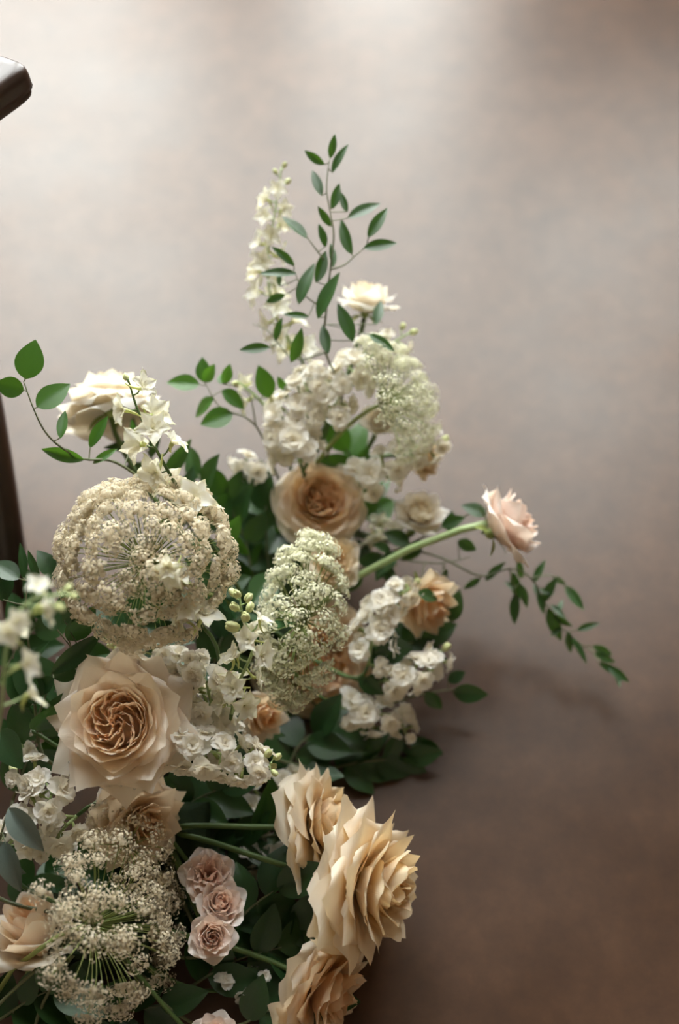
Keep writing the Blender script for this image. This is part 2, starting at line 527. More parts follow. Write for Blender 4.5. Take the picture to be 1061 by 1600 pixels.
BASES = [floor_at(170, 1470), floor_at(265, 1330), floor_at(330, 1180), floor_at(400, 1010), floor_at(455, 860)]
for b in BASES: b.z = 0.045

def stem_to_base(root, p, axis, rad, mat, name='stem', k=0.07, base=None):
    """curved stem from a bloom's base back into the nearest foam block, as a child of root (root has the frame)"""
    if base is None:
        base = min(BASES, key=lambda b: (b - p).length)
    q = base + (p - base).normalized() * 0.015
    q.z = max(0.02, min(q.z, 0.06))
    d = (p - base).length
    kk = min(k, d * .5)
    c1 = p - axis * kk
    c1.z = max(c1.z, 0.012)
    pts = bez(p, c1, base + Vector((0, 0, .06)), q, 12)
    for t in pts: t.z = max(t.z, rad + .002)
    M = root.matrix_world.inverted()
    return MB().tube([M @ t for t in pts], lambda t: rad * (1 + .15 * t) / M.inverted().to_scale().x, 7).build(name, mat, root)

ROSE_SPECS = {
 # n, L, W, lean(base, mid, tip), rho, tip, sag, curl, ruffle, inset radius
 'open': [(6, 1.10, .70, (88, 76, 92), 2.0, .09, .24, .34, .035, .05), (6, 1.04, .66, (88, 64, 88), 1.5, .09, .24, .34, .032, .05), (5, .99, .60, (90, 50, 74), 1.05, .07, .22, .26, .03, .05),
          (5, .95, .54, (90, 38, 54), .85, .05, .20, .14, .028, .04), (6, .91, .48, (90, 28, 38), .68, .02, .18, .06, .025, .04), (6, .87, .43, (90, 20, 24), .58, 0, .18, .02, .025, .04),
          (7, .84, .37, (88, 14, 14), .48, 0, .16, 0, .025, .03), (7, .80, .33, (86, 8, 6), .40, 0, .16, 0, .03, .03), (9, .50, .27, (70, 4, 4), .22, 0, .14, 0, .05, .20), (9, .46, .25, (60, 2, 2), .16, 0, .14, 0, .06, .12), (7, .42, .21, (40, 0, 0), .11, 0, .14, 0, .06, .06), (5, .38, .17, (16, 0, 0), .08, 0, .14, 0, .05, .02)],
 'full': [(4, 1.08, .78, (100, 92, 104), 1.7, .15, .26, .34, .025, .05), (5, 1.06, .70, (92, 80, 102), 1.4, .14, .26, .34, .025, .05), (5, 1.02, .64, (82, 66, 98), 1.1, .13, .26, .32, .025, .05),
          (6, .98, .52, (74, 50, 86), .8, .10, .22, .22, .03, .04), (6, .93, .46, (66, 34, 68), .6, .07, .20, .14, .03, .04), (6, .87, .40, (58, 20, 48), .45, .04, .2, .06, .03, .03),
          (6, .81, .35, (48, 10, 28), .34, 0, .2, 0, .04, .03), (6, .76, .29, (36, 4, 12), .22, 0, .2, 0, .05, .02), (5, .70, .22, (22, 0, 0), .12, 0, .15, 0, .05, .01)],
 'cup': [(4, 1.05, .62, (84, 40, 92), 1.0, .06, .30, .26, .03, .05), (4, 1.06, .58, (78, 22, 58), .75, .05, .28, .18, .03, .05), (4, 1.04, .52, (72, 12, 34), .6, .03, .26, .08, .025, .04),
         (5, 1.00, .44, (64, 6, 18), .46, .0, .25, .03, .025, .04), (5, .95, .38, (54, 2, 8), .34, 0, .22, 0, .03, .03), (5, .90, .31, (42, 0, 2), .22, 0, .2, 0, .04, .02), (5, .84, .24, (28, 0, 0), .13, 0, .15, 0, .05, .01)],
 'spray': [(5, .98, .58, (86, 34, 74), .8, .0, .20, .14, .05, .05), (5, .96, .54, (80, 18, 46), .62, .0, .20, .06, .05, .05), (5, .92, .47, (74, 8, 26), .5, .0, .2, .02, .045, .04),
           (5, .87, .40, (64, 3, 12), .38, 0, .2, 0, .045, .04), (5, .82, .33, (52, 0, 2), .27, 0, .2, 0, .05, .03), (5, .77, .26, (38, -2, -2), .17, 0, .2, 0, .05, .02), (4, .72, .19, (22, 0, 0), .1, 0, .15, 0, .05, .01)],
 'ruffle': [(5, 1.0, .60, (88, 56, 94), .9, .0, .16, .1, .10, .05), (6, .96, .54, (80, 40, 76), .7, .0, .16, .06, .11, .05), (6, .90, .47, (70, 24, 56), .5, .0, .16, .02, .12, .04),
            (6, .84, .38, (56, 12, 36), .34, 0, .16, 0, .12, .03), (6, .78, .3, (40, 4, 20), .2, 0, .16, 0, .12, .02)],
}

ROSE_SPECS['round'] = [(n, L, W, bb, rho, 0.0, .12, cu * .5, ru * 1.4, ro) for (n, L, W, bb, rho, ti, sa, cu, ru, ro) in ROSE_SPECS['open']]

def rose(name, label, px, py, depth, r_px, face, kind='open', mat=None, roll=0.0, seed=1, group=None, stem=True, stem_mat=None, stem_r=0.0026, base=None, cat='rose', drops=False, centre=0.42, squash=1.0):
    """px, py, depth give the centre of the bloom's body"""
    rng = random.Random(seed)
    R = r_px * K * depth
    z = facing(*face)
    p = at(px, py, depth) - z * (R * centre)
    root = thing(name, label, cat, frame(p, z, roll, 1.0), group)
    mat = mat or M_ROSE
    spec = ROSE_SPECS[kind]
    nl = len(spec)
    off = 0.0
    outer = []
    for li, (n, L, W, b, rho, tip, sag, curl, ruf, roff) in enumerate(spec):
        off += math.pi / n + rng.uniform(-.12, .12)
        lf = 1 - li / (nl - 1)
        for k in range(n):
            a = off + 2 * math.pi * k / n + rng.uniform(-.1, .1)
            db = rng.uniform(-7, 7) * (0.5 + .5 * lf)
            data = petal(rng, L * rng.uniform(.95, 1.05), W * rng.uniform(.92, 1.08), (b[0], b[1] + db, b[2] + db * 1.5), rho * rng.uniform(.85, 1.2), tip * rng.uniform(.5, 1.5), sag, curl * rng.uniform(.6, 1.4), ruf, lf, roff=roff,
                         nu=12 if li < 5 else 8, nv=10 if li < 5 else 8)
            pre = Matrix.Translation((0, 0, 0.008 * li))
            if li >= nl - 4:      # quartered heart: twisted and pushed about
                big = kind in ('open', 'round')
                tw = rng.uniform(.45, .95) if big else rng.uniform(.2, .5)
                r0 = (.30 if big else .16) * (nl - li) / 4
                pre = Matrix.Translation((0, 0, (.13 if big else .0) + .012 * li)) @ Matrix.Translation((r0, 0, 0)) @ Matrix.Rotation(tw, 4, 'Z') @ Matrix.Translation((-r0, 0, 0)) @ Matrix.Rotation(rng.uniform(-.12, .12), 4, 'X')
            me = petal_me('petal', data, a, pre, R)
            o = link('petal', me, mat, root)
            if li < 2: outer.append(me)
    # added dome under the innermost petals: keeps the gaps between them from going dark
    if kind in ('open', 'round'):
        hm = MB().blob((0, 0, .20 * R), R, .40, .40, .26, n=16, rings=8)
        hv = hm.v
        hm.v = [(x, y, z_ + .02 * R * math.sin(9 * math.atan2(y, x) + 30 * math.hypot(x, y) / R)) for x, y, z_ in hv]
        ho = hm.build('heart', mat, root)
        ta = ho.data.attributes.new('tint', 'FLOAT', 'POINT'); ta.data.foreach_set('value', [0.03] * len(hv))
    # calyx and sepals
    cm = MB(); cm.blob((0, 0, -.02 * R), .14 * R, 1, 1, 1.0, n=8, rings=5)
    cm.build('calyx', M_CALYX, root)
    for k in range(5):
        v, f = leafy_blade(.55 * R, .09 * R, .3, .35)
        M = Matrix.Rotation(k * 1.2566 + .3, 4, 'Z') @ Matrix.Translation((0, .08 * R, -.04 * R)) @ Matrix.Rotation(rng.uniform(-.3, .5), 4, 'X')
        MB().add(v, f, M).build('sepal', M_CALYX, root)
    if stem:
        stem_to_base(root, p - z * (.10 * R), z, stem_r, stem_mat or M_STEM, base=base)
    if drops:
        dm = MB()
        for me in outer:
            vs = me.vertices
            for _ in range(16):
                w = vs[rng.randrange(40, len(vs))]
                q = w.co + w.normal * (.0004 if w.normal.z > 0 else -.0004)
                dm.blob(q, rng.uniform(.0007, .0016), n=6, rings=4)
        o = dm.build('water_droplets', M_WATER, root)
        o['kind'] = 'stuff'
    return root

# ------------------------------------------------------------------ lace flowers (compound umbels)
def make_umbellet(rng, r, n, mat, fs):
    """a domed head of tiny five-petalled florets on thread-like pedicels; base at the origin, axis +Z"""
    m = MB()
    for i in range(n):
        t = (i + .5) / n
        th = math.radians(78) * math.sqrt(t) * rng.uniform(.85, 1.1)
        ph = i * 2.39996 + rng.uniform(-.25, .25)
        d = Vector((math.sin(th) * math.cos(ph), math.sin(th) * math.sin(ph), math.cos(th) * .75))
        e = d * r * rng.uniform(.82, 1.08)
        s = fs * rng.uniform(.75, 1.25)
        # pedicel: thin three-sided spike
        q = d.orthogonal().normalized() * .00028; q2 = d.cross(q.normalized()) * .00028
        b = len(m.v)
        m.v += [tuple(q), tuple(-q * .5 + q2), tuple(-q * .5 - q2), tuple(e)]
        m.f += [(b, b + 1, b + 3), (b + 1, b + 2, b + 3), (b + 2, b, b + 3)]
        F = e and (Matrix.Translation(e) @ (d + Vector((rng.uniform(-.3, .3), rng.uniform(-.3, .3), 0))).to_track_quat('Z', 'Y').to_matrix().to_4x4())
        b = len(m.v)
        m.v.append(tuple(F @ Vector((0, 0, s * .35))))
        for k in range(10):
            a = k * .62832 + ph
            rr = s * (1.0 if k % 2 == 0 else .66)
            m.v.append(tuple(F @ Vector((rr * math.cos(a), rr * math.sin(a), 0 if k % 2 == 0 else s * .1))))
        m.f += [(b, b + 1 + k, b + 1 + (k + 1) % 10) for k in range(10)]
    me = m.me('umbellet')
    me.materials.append(mat)
    return me

def lace(name, label, px, py, depth, r_px, face, n=40, dome=70, flat=1.0, ur=0.011, un=26, fs=0.0017, mat=None, seed=1, sx=1.0, sy=1.0, roll=0.0, hub=0.55, stem_r=.0022, base=None, droop=0.0, jitter=.08, stem_pts=None):
    rng = random.Random(seed)
    R = r_px * K * depth
    z = facing(*face)
    p = at(px, py, depth) - z * (R * hub)
    root = thing(name, label, 'lace flower', frame(p, z, roll), 'lace flowers in the arrangement')
    protos = [make_umbellet(rng, ur, un, mat, fs) for _ in range(4)]
    for i in range(n):
        t = (i + .5) / n
        th = math.radians(dome) * math.sqrt(t)
        ph = i * 2.39996
        d = Vector((math.sin(th) * math.cos(ph) * sx, math.sin(th) * math.sin(ph) * sy, math.cos(th) * flat))
        d += Vector((rng.uniform(-jitter, jitter), rng.uniform(-jitter, jitter), rng.uniform(-jitter, jitter)))
        e = d * R
        mid = e * .55 + Vector((0, 0, R * .10))
        out = (e - mid).normalized()
        out = (out + Vector((d.x, d.y, -droop * (d.x**2 + d.y**2))) * .6).normalized()
        m = MB().tube(bez(Vector(), mid * .5, mid, e, 6), lambda t: .0007 - .0003 * t, 4, cap=False)
        ray = m.build('ray', M_RAY, root)
        o = link('umbellet', protos[i % 4], None, ray)
        s = rng.uniform(.8, 1.2)
        o.matrix_local = frame(e, out, rng.uniform(0, 6), s)
        o['kind'] = 'stuff'
    # bracts below the umbel
    for k in range(7):
        v, f = leafy_blade(.30 * R, .012 * R, .2, -.2, nu=2, nv=4)
        MB().add(v, f, Matrix.Rotation(k * .9, 4, 'Z') @ Matrix.Rotation(.5, 4, 'X')).build('bract', M_RAY, root)
    if stem_pts:
        M = root.matrix_world.inverted()
        pts = [p] + [at(*q) for q in stem_pts]
        for q in pts: q.z = max(q.z, .01)
        MB().tube([M @ q for q in pts], stem_r, 7).build('stem', M_RAY, root)
    else:
        stem_to_base(root, p, z, stem_r, M_RAY, base=base, k=.05)
    return root

# ------------------------------------------------------------------ stock and larkspur: florets made once, then copied
def floret_set(seed, kind):
    """returns (core mesh, [petal meshes]) for one floret; axis +Z, unit radius"""
    rng = random.Random(seed)
    pets = []
    core = MB()
    if kind == 'stock':
        for tier, (n, L, b, z0) in enumerate(((4, 1.0, (50, 84, 100), 0.0), (4, .80, (30, 55, 84), .06), (3, .55, (16, 30, 60), .10))):
            for k in range(n):
                d = petal(rng, L * rng.uniform(.9, 1.1), .52 * L * rng.uniform(.95, 1.15), (b[0], b[1] + rng.uniform(-12, 12), b[2] + rng.uniform(-18, 18)), .8, 0, .10, rng.uniform(-.1, .25), .10, .45 + .55 * L, nu=6, nv=5, base=.22, notch=.14)
                pets.append(petal_me('petal', d, 2 * math.pi * (k + .5 * tier) / n + rng.uniform(-.25, .25), Matrix.Translation((0, 0, z0)), 1.0))
        core.tube([(0, 0, -.75), (0, 0, -.3), (0, 0, .02)], lambda t: .08 + .07 * t, 6)
    elif kind == 'lark':
        for k in range(5):
            d = petal(rng, rng.uniform(.92, 1.1), .40 * rng.uniform(.9, 1.15), (46, 70 + rng.uniform(-14, 14), 80 + rng.uniform(-25, 30)), .55, .14, .20, rng.uniform(-.1, .2), .11, .9, nu=6, nv=6, base=.2)
            pets.append(petal_me('petal', d, 1.2566 * k + rng.uniform(-.15, .15), None, 1.0))
        for k in range(3):
            d = petal(rng, .45, .16, (20, 35, 50), .25, 0, .1, 0, .08, .5, nu=4, nv=4, base=.3)
            pets.append(petal_me('petal', d, 2.09 * k + rng.uniform(-.2, .2), None, 1.0))
        core.tube([(.05, 0, .02), (-.1, 0, -.2), (-.45, 0, -.45), (-.85, 0, -.55)], lambda t: .13 * (1 - .8 * t) + .01, 6)
    for me in pets: me.materials.append(M_STOCK if kind == 'stock' else M_LARK)
    cme = core.me('floret'); cme.materials.append(M_CALYX if kind == 'stock' else M_LARK)
    return cme, pets

STOCKF = [floret_set(11 + i, 'stock') for i in range(4)]
LARKF = [floret_set(31 + i, 'lark') for i in range(4)]

def add_floret(root, kindset, M, ped=None, ped_mat=None):
    cme, pets = kindset
    o = link('floret', cme, None, root)
    o.matrix_local = M
    for me in pets:
        c = link('petal', me, None, o)
    return o

def bud_mesh(L, W):
    m = MB()
    for k in range(3):
        a = k * 2.094
        m.blob((math.cos(a) * W * .22, math.sin(a) * W * .22, L * .5), 1, W * .42, W * .42, L * .5, n=6, rings=5)
    return m

def spike(name, label, pts, kind='stock', n=14, fr=0.013, spread=0.016, seed=1, buds=3, cat=None, group=None, stem_mat=None, stem_r=.0018, bias=(0, 0, .5), start=0.0, base=None, tobase=True, bud_len=.009):
    """pts: [(px, py, depth)...] from the lower end to the tip; florets sit round the axis"""
    rng = random.Random(seed)
    P = [at(*q) for q in pts]
    O = P[0].copy()
    root = thing(name, label, cat or ('stock' if kind == 'stock' else 'larkspur'), Matrix.Translation(O), group)
    # smooth the polyline
    path = []
    m = 24
    def cr(t):
        k = t * (len(P) - 1); i = min(int(k), len(P) - 2); f = k - i
        p0 = P[max(i - 1, 0)]; p1 = P[i]; p2 = P[i + 1]; p3 = P[min(i + 2, len(P) - 1)]
        return 0.5 * ((2 * p1) + (p2 - p0) * f + (2 * p0 - 5 * p1 + 4 * p2 - p3) * f * f + (3 * p1 - p0 - 3 * p2 + p3) * f**3)
    path = [cr(i / m) - O for i in range(m + 1)]
    stem_mat = stem_mat or M_STEM_L
    MB().tube(path, lambda t: stem_r * (1 - .55 * t), 6).build('stem', stem_mat, root)
    if tobase:
        d = (path[1] - path[0]).normalized()
        stem_to_base(root, O, d, stem_r, M_STEM, name='lower_stem', k=.05, base=base)
    bv = facing(*bias) * Vector(bias).length
    sets = STOCKF if kind == 'stock' else LARKF
    for i in range(n):
        t = start + (1 - start) * (i + .5) / n
        k = t * m; i0 = min(int(k), m - 1)
        c = path[i0].lerp(path[i0 + 1], k - i0)
        ax = (path[i0 + 1] - path[i0]).normalized()
        a = i * 2.39996 + rng.uniform(-.3, .3)
        o1 = ax.orthogonal().normalized(); o2 = ax.cross(o1)
        out = (o1 * math.cos(a) + o2 * math.sin(a) + bv + ax * rng.uniform(.1, .5)).normalized()
        taper = 1 - .45 * t**2.2
        isbud = i >= n - buds
        dist = spread * taper * rng.uniform(.75, 1.15) * (.75 if isbud else 1)
        e = c + out * dist
        if isbud:
            L = bud_len * rng.uniform(.8, 1.15) * (1 - .25 * (i - (n - buds)) / max(buds, 1))
            b = bud_mesh(L, L * .62).build('bud', M_BUD, root)
            b.matrix_local = frame(e - out * L * .2, (out + ax * .6).normalized(), rng.uniform(0, 6))
            MB().tube([c, c.lerp(e, .6) - ax * .001, e], .0007, 5, cap=False).build('pedicel', stem_mat, root)
        else:
            s = fr * taper * rng.uniform(.85, 1.15)
            add_floret(root, sets[rng.randrange(4)], frame(e, out, rng.uniform(0, 6), s))
            MB().tube([c, c.lerp(e, .5) - ax * .001, e - out * s * .3], .0008, 5, cap=False).build('pedicel', stem_mat, root)
    return root

# ------------------------------------------------------------------ leafy branches
BLADES = {}
def blade_me(shape, mat):
    key = (shape, mat.name)
    if key not in BLADES:
        fold, bend, w, pw = {'ruscus': (.35, .10, .165, .9), 'wide': (.25, .12, .30, .85), 'round': (.16, .06, .32, .8), 'slim': (.45, .16, .13, .9), 'curl': (.75, .30, .22, .85)}[shape]
        v, f = leafy_blade(1.0, w, fold, bend, nu=6, nv=12, pw=pw)
        me = mesh('leaf', v, f); me.materials.append(mat)
        BLADES[key] = me
    return BLADES[key]

def place_leaf(root, b, t, normal, shape, mat, wide=1.0):
    """leaf from point b to tip t (in the root's frame); normal = side that shows"""
    y = (t - b); L = y.length; y.normalize()
    z = normal - y * normal.dot(y)
    z = z.normalized() if z.length > 1e-4 else y.orthogonal().normalized()
    x = y.cross(z)
    o = link('leaf', blade_me(shape, mat), None, root)
    M = Matrix((x, y, z)).transposed().to_4x4()
    o.matrix_local = Matrix.Translation(b) @ M @ Matrix.Diagonal((L * wide, L, L, 1))
    return o

def branch(name, label, stems, leaves, mat, shape='ruscus', group=None, seed=1, cat='foliage', rad=.0013, tobase=True, twig=None, base=None, tilt=.7):
    """stems: list of pixel polylines (px, py, depth), first one is the main stem from its lower end; leaves: (bx, by, tx, ty, depth[, dtip])"""
    rng = random.Random(seed)
    O = at(*stems[0][0])
    O.z = max(O.z, .004)
    root = thing(name, label, cat, Matrix.Translation(O), group)
    tw = twig or M_TWIG
    nodes = []
    for si, st in enumerate(stems):
        pts = [at(*q) for q in st]
        for q in pts: q.z = max(q.z, .003)
        sm = []
        for i in range(len(pts) - 1):
            p0, p1, p2, p3 = pts[max(i - 1, 0)], pts[i], pts[i + 1], pts[min(i + 2, len(pts) - 1)]
            for k in range(5):
                f = k / 5
                sm.append(0.5 * ((2 * p1) + (p2 - p0) * f + (2 * p0 - 5 * p1 + 4 * p2 - p3) * f * f + (3 * p1 - p0 - 3 * p2 + p3) * f**3) - O)
        sm.append(pts[-1] - O)
        nodes += sm
        MB().tube(sm, lambda t: rad * (1.1 - .7 * t) * (1 if si == 0 else .75), 6).build('stem' if si == 0 else 'side_stem', tw, root)
    if tobase:
        d = (at(*stems[0][1]) - O).normalized()
        stem_to_base(root, O, d, rad * 1.15, tw, name='lower_stem', base=base)
    for lf in leaves:
        bx, by, tx, ty, dep = lf[:5]
        dt = lf[5] if len(lf) > 5 else rng.uniform(-.012, .012)
        sh = lf[6] if len(lf) > 6 else shape
        b = at(bx, by, dep); t = at(tx, ty, dep + dt)
        b.z = max(b.z, .004); t.z = max(t.z, .004)
        nrm = (facing(rng.uniform(-tilt, tilt), rng.uniform(-tilt * .4, tilt), 1.0))
        place_leaf(root, b - O, t - O, nrm, sh, mat, rng.uniform(.9, 1.12))
        q = min(nodes, key=lambda s_: (s_ - (b - O)).length)     # petiole joins the leaf to the nearest stem
        if (q - (b - O)).length > .0015:
            MB().tube([q, q.lerp(b - O, .5), (b - O) + (t - b) * .04], rad * .45, 5, cap=False).build('petiole', tw, root)
    return root

def sprig(name, label, pts, n, leaf_px, mat, shape='wide', seed=1, group=None, ang=55, tobase=True, base=None):
    """a short leafy stem: leaves alternate along the polyline; leaf_px = leaf length"""
    rng = random.Random(seed)
    L = []
    segs = list(zip(pts, pts[1:]))
    for i in range(n):
        t = (i + .6) / n * len(segs)
        k = min(int(t), len(segs) - 1); f = t - k
        a, b = segs[k]
        x = a[0] + (b[0] - a[0]) * f; y = a[1] + (b[1] - a[1]) * f; d = a[2] + (b[2] - a[2]) * f
        dx, dy = b[0] - a[0], b[1] - a[1]
        l = math.hypot(dx, dy) or 1
        an = math.radians(rng.uniform(.5, 1.2) * ang) * (1 if i % 2 else -1)
        if i == n - 1: an *= .2
        ux, uy = (dx * math.cos(an) - dy * math.sin(an)) / l, (dx * math.sin(an) + dy * math.cos(an)) / l
        ll = leaf_px * rng.uniform(.75, 1.2)
        L.append((x, y, x + ux * ll, y + uy * ll, d, rng.uniform(-.03, .03)))
    return branch(name, label, [pts], L, mat, shape, group, seed, tobase=tobase, base=base, tilt=1.0)

# ------------------------------------------------------------------ foam blocks the stems stand in
for i, b in enumerate(BASES):
    root = thing('floral_foam_tray', 'black tray of dark floral foam on the floor under ' + ('the loose lace flower', 'the blush spray roses', 'the droplet-covered rose', 'the drooping lace flower', 'the amber-hearted rose')[i], 'foam tray', Matrix.Translation((b.x, b.y, 0)), 'foam trays under the arrangement')
    MB().box(-.05, .05, -.035, .035, 0, .012).build('tray', M_TRAY, root, smooth=False)
    m = MB()
    for j, (s, z) in enumerate(((1, .012), (1, .055), (.9, .066), (.6, .070))):
        for (x, y) in ((-.045, -.030), (.045, -.030), (.045, .030), (-.045, .030)):
            m.v.append((x * s, y * s, z))
        if j:
            o = (j - 1) * 4
            m.f += [(o + k, o + (k + 1) % 4, o + 4 + (k + 1) % 4, o + 4 + k) for k in range(4)]
    m.f += [(3, 2, 1, 0), (12, 13, 14, 15)]
    m.build('foam', M_FOAM, root, smooth=False)

# ------------------------------------------------------------------ roses
GR = 'garden roses in the floor arrangement'
rose('garden_rose', 'large cream rose with peach quartered heart and water droplets, fully facing up', 182, 1128, 1.235, 108, (-.10, .24, 1), 'open', M_ROSE, .35, 3, GR, drops=True)
rose('garden_rose', 'cream peach rose half hidden directly beneath the large droplet-covered rose', 226, 1288, 1.275, 76, (.55, -.15, .75), 'full', M_ROSE, .2, 5, GR)
rose('garden_rose', 'peach cream rose with pointed outer petals behind the lace flower stem', 58, 1450, 1.285, 98, (-.28, .85, .25), 'cup', M_ROSE, 1.0, 7, GR)
rose('garden_rose', 'ivory rose turned sideways with sharply pointed layered petals, overhanging the floor', 585, 1388, 1.265, 118, (.90, -.08, .40), 'full', M_ROSE_Y, .1, 9, GR, base=BASES[1], centre=.30)
rose('garden_rose', 'ivory rose seen from its side, partly covered by the pointed sideways rose', 508, 1288, 1.30, 88, (.92, .12, .25), 'full', M_ROSE_Y, .6, 11, GR, base=BASES[1], centre=.32)
rose('garden_rose', 'peach rose low over the floor below the pointed sideways rose', 512, 1550, 1.275, 88, (.75, -.35, .35), 'full', M_ROSE_P, .9, 13, GR, base=BASES[0], centre=.32)
rose('garden_rose', 'cream rose with amber heart below the mass of white stock', 503, 780, 1.415, 68, (.12, .30, .9), 'round', M_ROSE_P, .8, 15, GR)
rose('garden_rose', 'pale yellow rose peeping over the drooping lace flower', 522, 876, 1.40, 54, (.25, .30, .9), 'spray', M_ROSE_Y, .3, 17, GR)
rose('garden_rose', 'large deep peach rose behind the drooping lace flower', 500, 1035, 1.425, 95, (.35, -.02, .85), 'round', M_ROSE_P, 1.3, 19, GR)
rose('garden_rose', 'peach rose with white outer petals among stock florets', 668, 945, 1.40, 62, (.55, -.45, .5), 'cup', M_ROSE_P, .5, 21, GR)
rose('garden_rose', 'blush cream rose on a long bare stem reaching out over the floor', 800, 815, 1.385, 72, (.72, .40, .05), 'cup', M_ROSE_B, .9, 23, GR, stem=False, centre=.5)
rose('garden_rose', 'white rose standing behind the tall leafy branch', 574, 468, 1.43, 52, (.15, .9, .1), 'cup', M_ROSE_W, .4, 25, GR, base=BASES[4])
rose('garden_rose', 'white rose turned away behind the round leaves and larkspur tip', 168, 615, 1.40, 74, (-.15, .80, -.25), 'full', M_ROSE_W, .2, 27, GR, base=BASES[3])
rose('garden_rose', 'small white rose opening between the stock and the upper lace flower', 592, 655, 1.42, 36, (.1, .6, .8), 'spray', M_ROSE_W, .2, 29, GR)
rose('garden_rose', 'white globe-shaped bloom just above the long bare rose stem', 657, 800, 1.43, 50, (.1, .55, .55), 'spray', M_ROSE_W, .7, 31, GR)
rose('garden_rose', 'small tan-cream rose tucked under the upper lace flower', 668, 718, 1.44, 38, (.7, -.2, .5), 'spray', M_ROSE_Y, .7, 33, GR)
rose('garden_rose', 'small shaded peach rose under the stock beside the big droplet-covered rose', 412, 1120, 1.36, 46, (.5, -.1, .6), 'cup', M_ROSE_P, .7, 35, GR)
rose('garden_rose', 'closed blush rosebud between the larkspur stem and stock', 352, 1068, 1.30, 30, (.0, .7, .6), 'cup', M_ROSE_B, .1, 37, GR)
SG = 'blush spray roses'
rose('lisianthus', 'blush ruffled lisianthus at the back of the blush trio', 326, 1365, 1.275, 47, (.1, .55, .75), 'ruffle', M_ROSE_B, .1, 41, SG, stem_r=.002, cat='lisianthus', base=BASES[1])
rose('spray_rose', 'round blush spray rose in the middle of the blush trio', 346, 1412, 1.262, 48, (.25, .55, .7), 'spray', M_ROSE_B, .5, 43, SG, stem_r=.002, cat='spray rose', base=BASES[1])
rose('spray_rose', 'round blush spray rose at the front of the trio, touching lace florets', 331, 1464, 1.245, 46, (.18, .25, .9), 'spray', M_ROSE_B, 1.2, 45, SG, stem_r=.002, cat='spray rose', base=BASES[1])
rose('spray_rose', 'blush spray rose near the floor with only its upper petals showing', 338, 1618, 1.24, 46, (.15, .6, .6), 'spray', M_ROSE_B, .8, 47, SG, stem_r=.002, cat='spray rose', base=BASES[0])
# the long bare stem of the outreaching rose
for o in [o for o in bpy.data.objects if o.parent is None and o.get('label', '').startswith('blush cream rose on a long bare')]:
    M = o.matrix_world.inverted()
    pts = [o.matrix_world.translation, at(772, 815, 1.392), at(720, 828, 1.395), at(640, 858, 1.40), at(560, 900, 1.41), at(480, 960, 1.43)]
    MB().tube([M @ q for q in pts], .0036, 8).build('stem', M_STEM_L, o)

# ------------------------------------------------------------------ lace flowers
lace('lace_flower', 'dense beige domed lace flower head below the larkspur tip', 222, 862, 1.235, 128, (.03, .30, 1), 105, 86, .90, .0135, 80, .0018, M_LACE, 3, droop=.9, jitter=.07, base=BASES[3])
lace('lace_flower', 'pale green lace flower head opening away at the edge of the white stock', 640, 615, 1.40, 92, (.75, .28, .12), 60, 82, .85, .011, 44, .0016, M_LACEG, 5, sx=1.0, sy=1.15, base=BASES[4])
lace('lace_flower', 'drooping greenish cream lace flower in front of the deep peach rose', 456, 968, 1.285, 112, (-.30, .10, .95), 76, 90, .6, .0125, 56, .0016, M_LACEG, 7, sx=.50, sy=1.14, roll=.42, droop=.8, base=BASES[3])
lace('lace_flower', 'open loose lace flower with visible green rays beside the blush spray roses', 226, 1455, 1.225, 152, (.86, .06, .50), 95, 76, .8, .0130, 44, .0015, M_LACE, 9, sx=.82, sy=1.02, hub=.75, jitter=.18, stem_pts=[(92, 1462, 1.235), (55, 1488, 1.25), (20, 1514, 1.27), (-10, 1560, 1.27)])
lace('lace_flower', 'small sparse lace flower under the large droplet-covered rose', 200, 1308, 1.25, 74, (.1, .55, .8), 26, 74, .6, .0115, 36, .0015, M_LACE, 11, sx=1.05, sy=.75, base=BASES[1])

# ------------------------------------------------------------------ white stock
KG = 'white stock spikes'
spike('stock', 'white stock spike arching behind the large droplet-covered rose', [(335, 1135, 1.30), (312, 1075, 1.285), (262, 1032, 1.282), (165, 1003, 1.28)], n=21, fr=.0155, spread=.015, seed=3, buds=4, group=KG)
spike('stock', 'white stock spike with pale bud tip at right of the droplet-covered rose', [(275, 1172, 1.262), (335, 1175, 1.255), (390, 1195, 1.255), (425, 1192, 1.25)], n=24, fr=.0158, spread=.018, seed=5, buds=4, group=KG, bias=(0, -.1, .25))
spike('stock', 'white stock florets packed between the droplet-covered rose and the larkspur buds', [(345, 1160, 1.30), (330, 1100, 1.278), (318, 1055, 1.27), (295, 1030, 1.268)], n=15, fr=.0155, spread=.016, seed=29, buds=0, group=KG)
spike('stock', 'white stock spike beside the curled leaves', [(10, 1325, 1.27), (45, 1280, 1.258), (80, 1245, 1.255), (60, 1215, 1.262), (20, 1215, 1.27)], n=16, fr=.0165, spread=.016, seed=7, buds=1, group=KG)
spike('stock', 'white stock spike drooping over the shaded gap above the spray roses', [(120, 1275, 1.268), (95, 1300, 1.262), (75, 1335, 1.265)], n=8, fr=.0165, spread=.014, seed=8, buds=0, group=KG)
spike('stock', 'dense white stock mass above the amber-hearted rose', [(470, 725, 1.41), (455, 680, 1.40), (470, 625, 1.40), (505, 590, 1.40)], n=34, fr=.0165, spread=.025, seed=9, buds=0, group=KG, bias=(0, .1, .3))
spike('stock', 'white stock spike curving up towards the upper lace flower', [(510, 660, 1.405), (540, 600, 1.405), (575, 560, 1.41), (640, 520, 1.42)], n=20, fr=.0155, spread=.019, seed=11, buds=2, group=KG)
spike('stock', 'white stock cluster above the globe-shaped bloom', [(560, 760, 1.43), (600, 735, 1.42), (650, 700, 1.42), (692, 690, 1.42)], n=16, fr=.0155, spread=.018, seed=13, buds=1, group=KG)
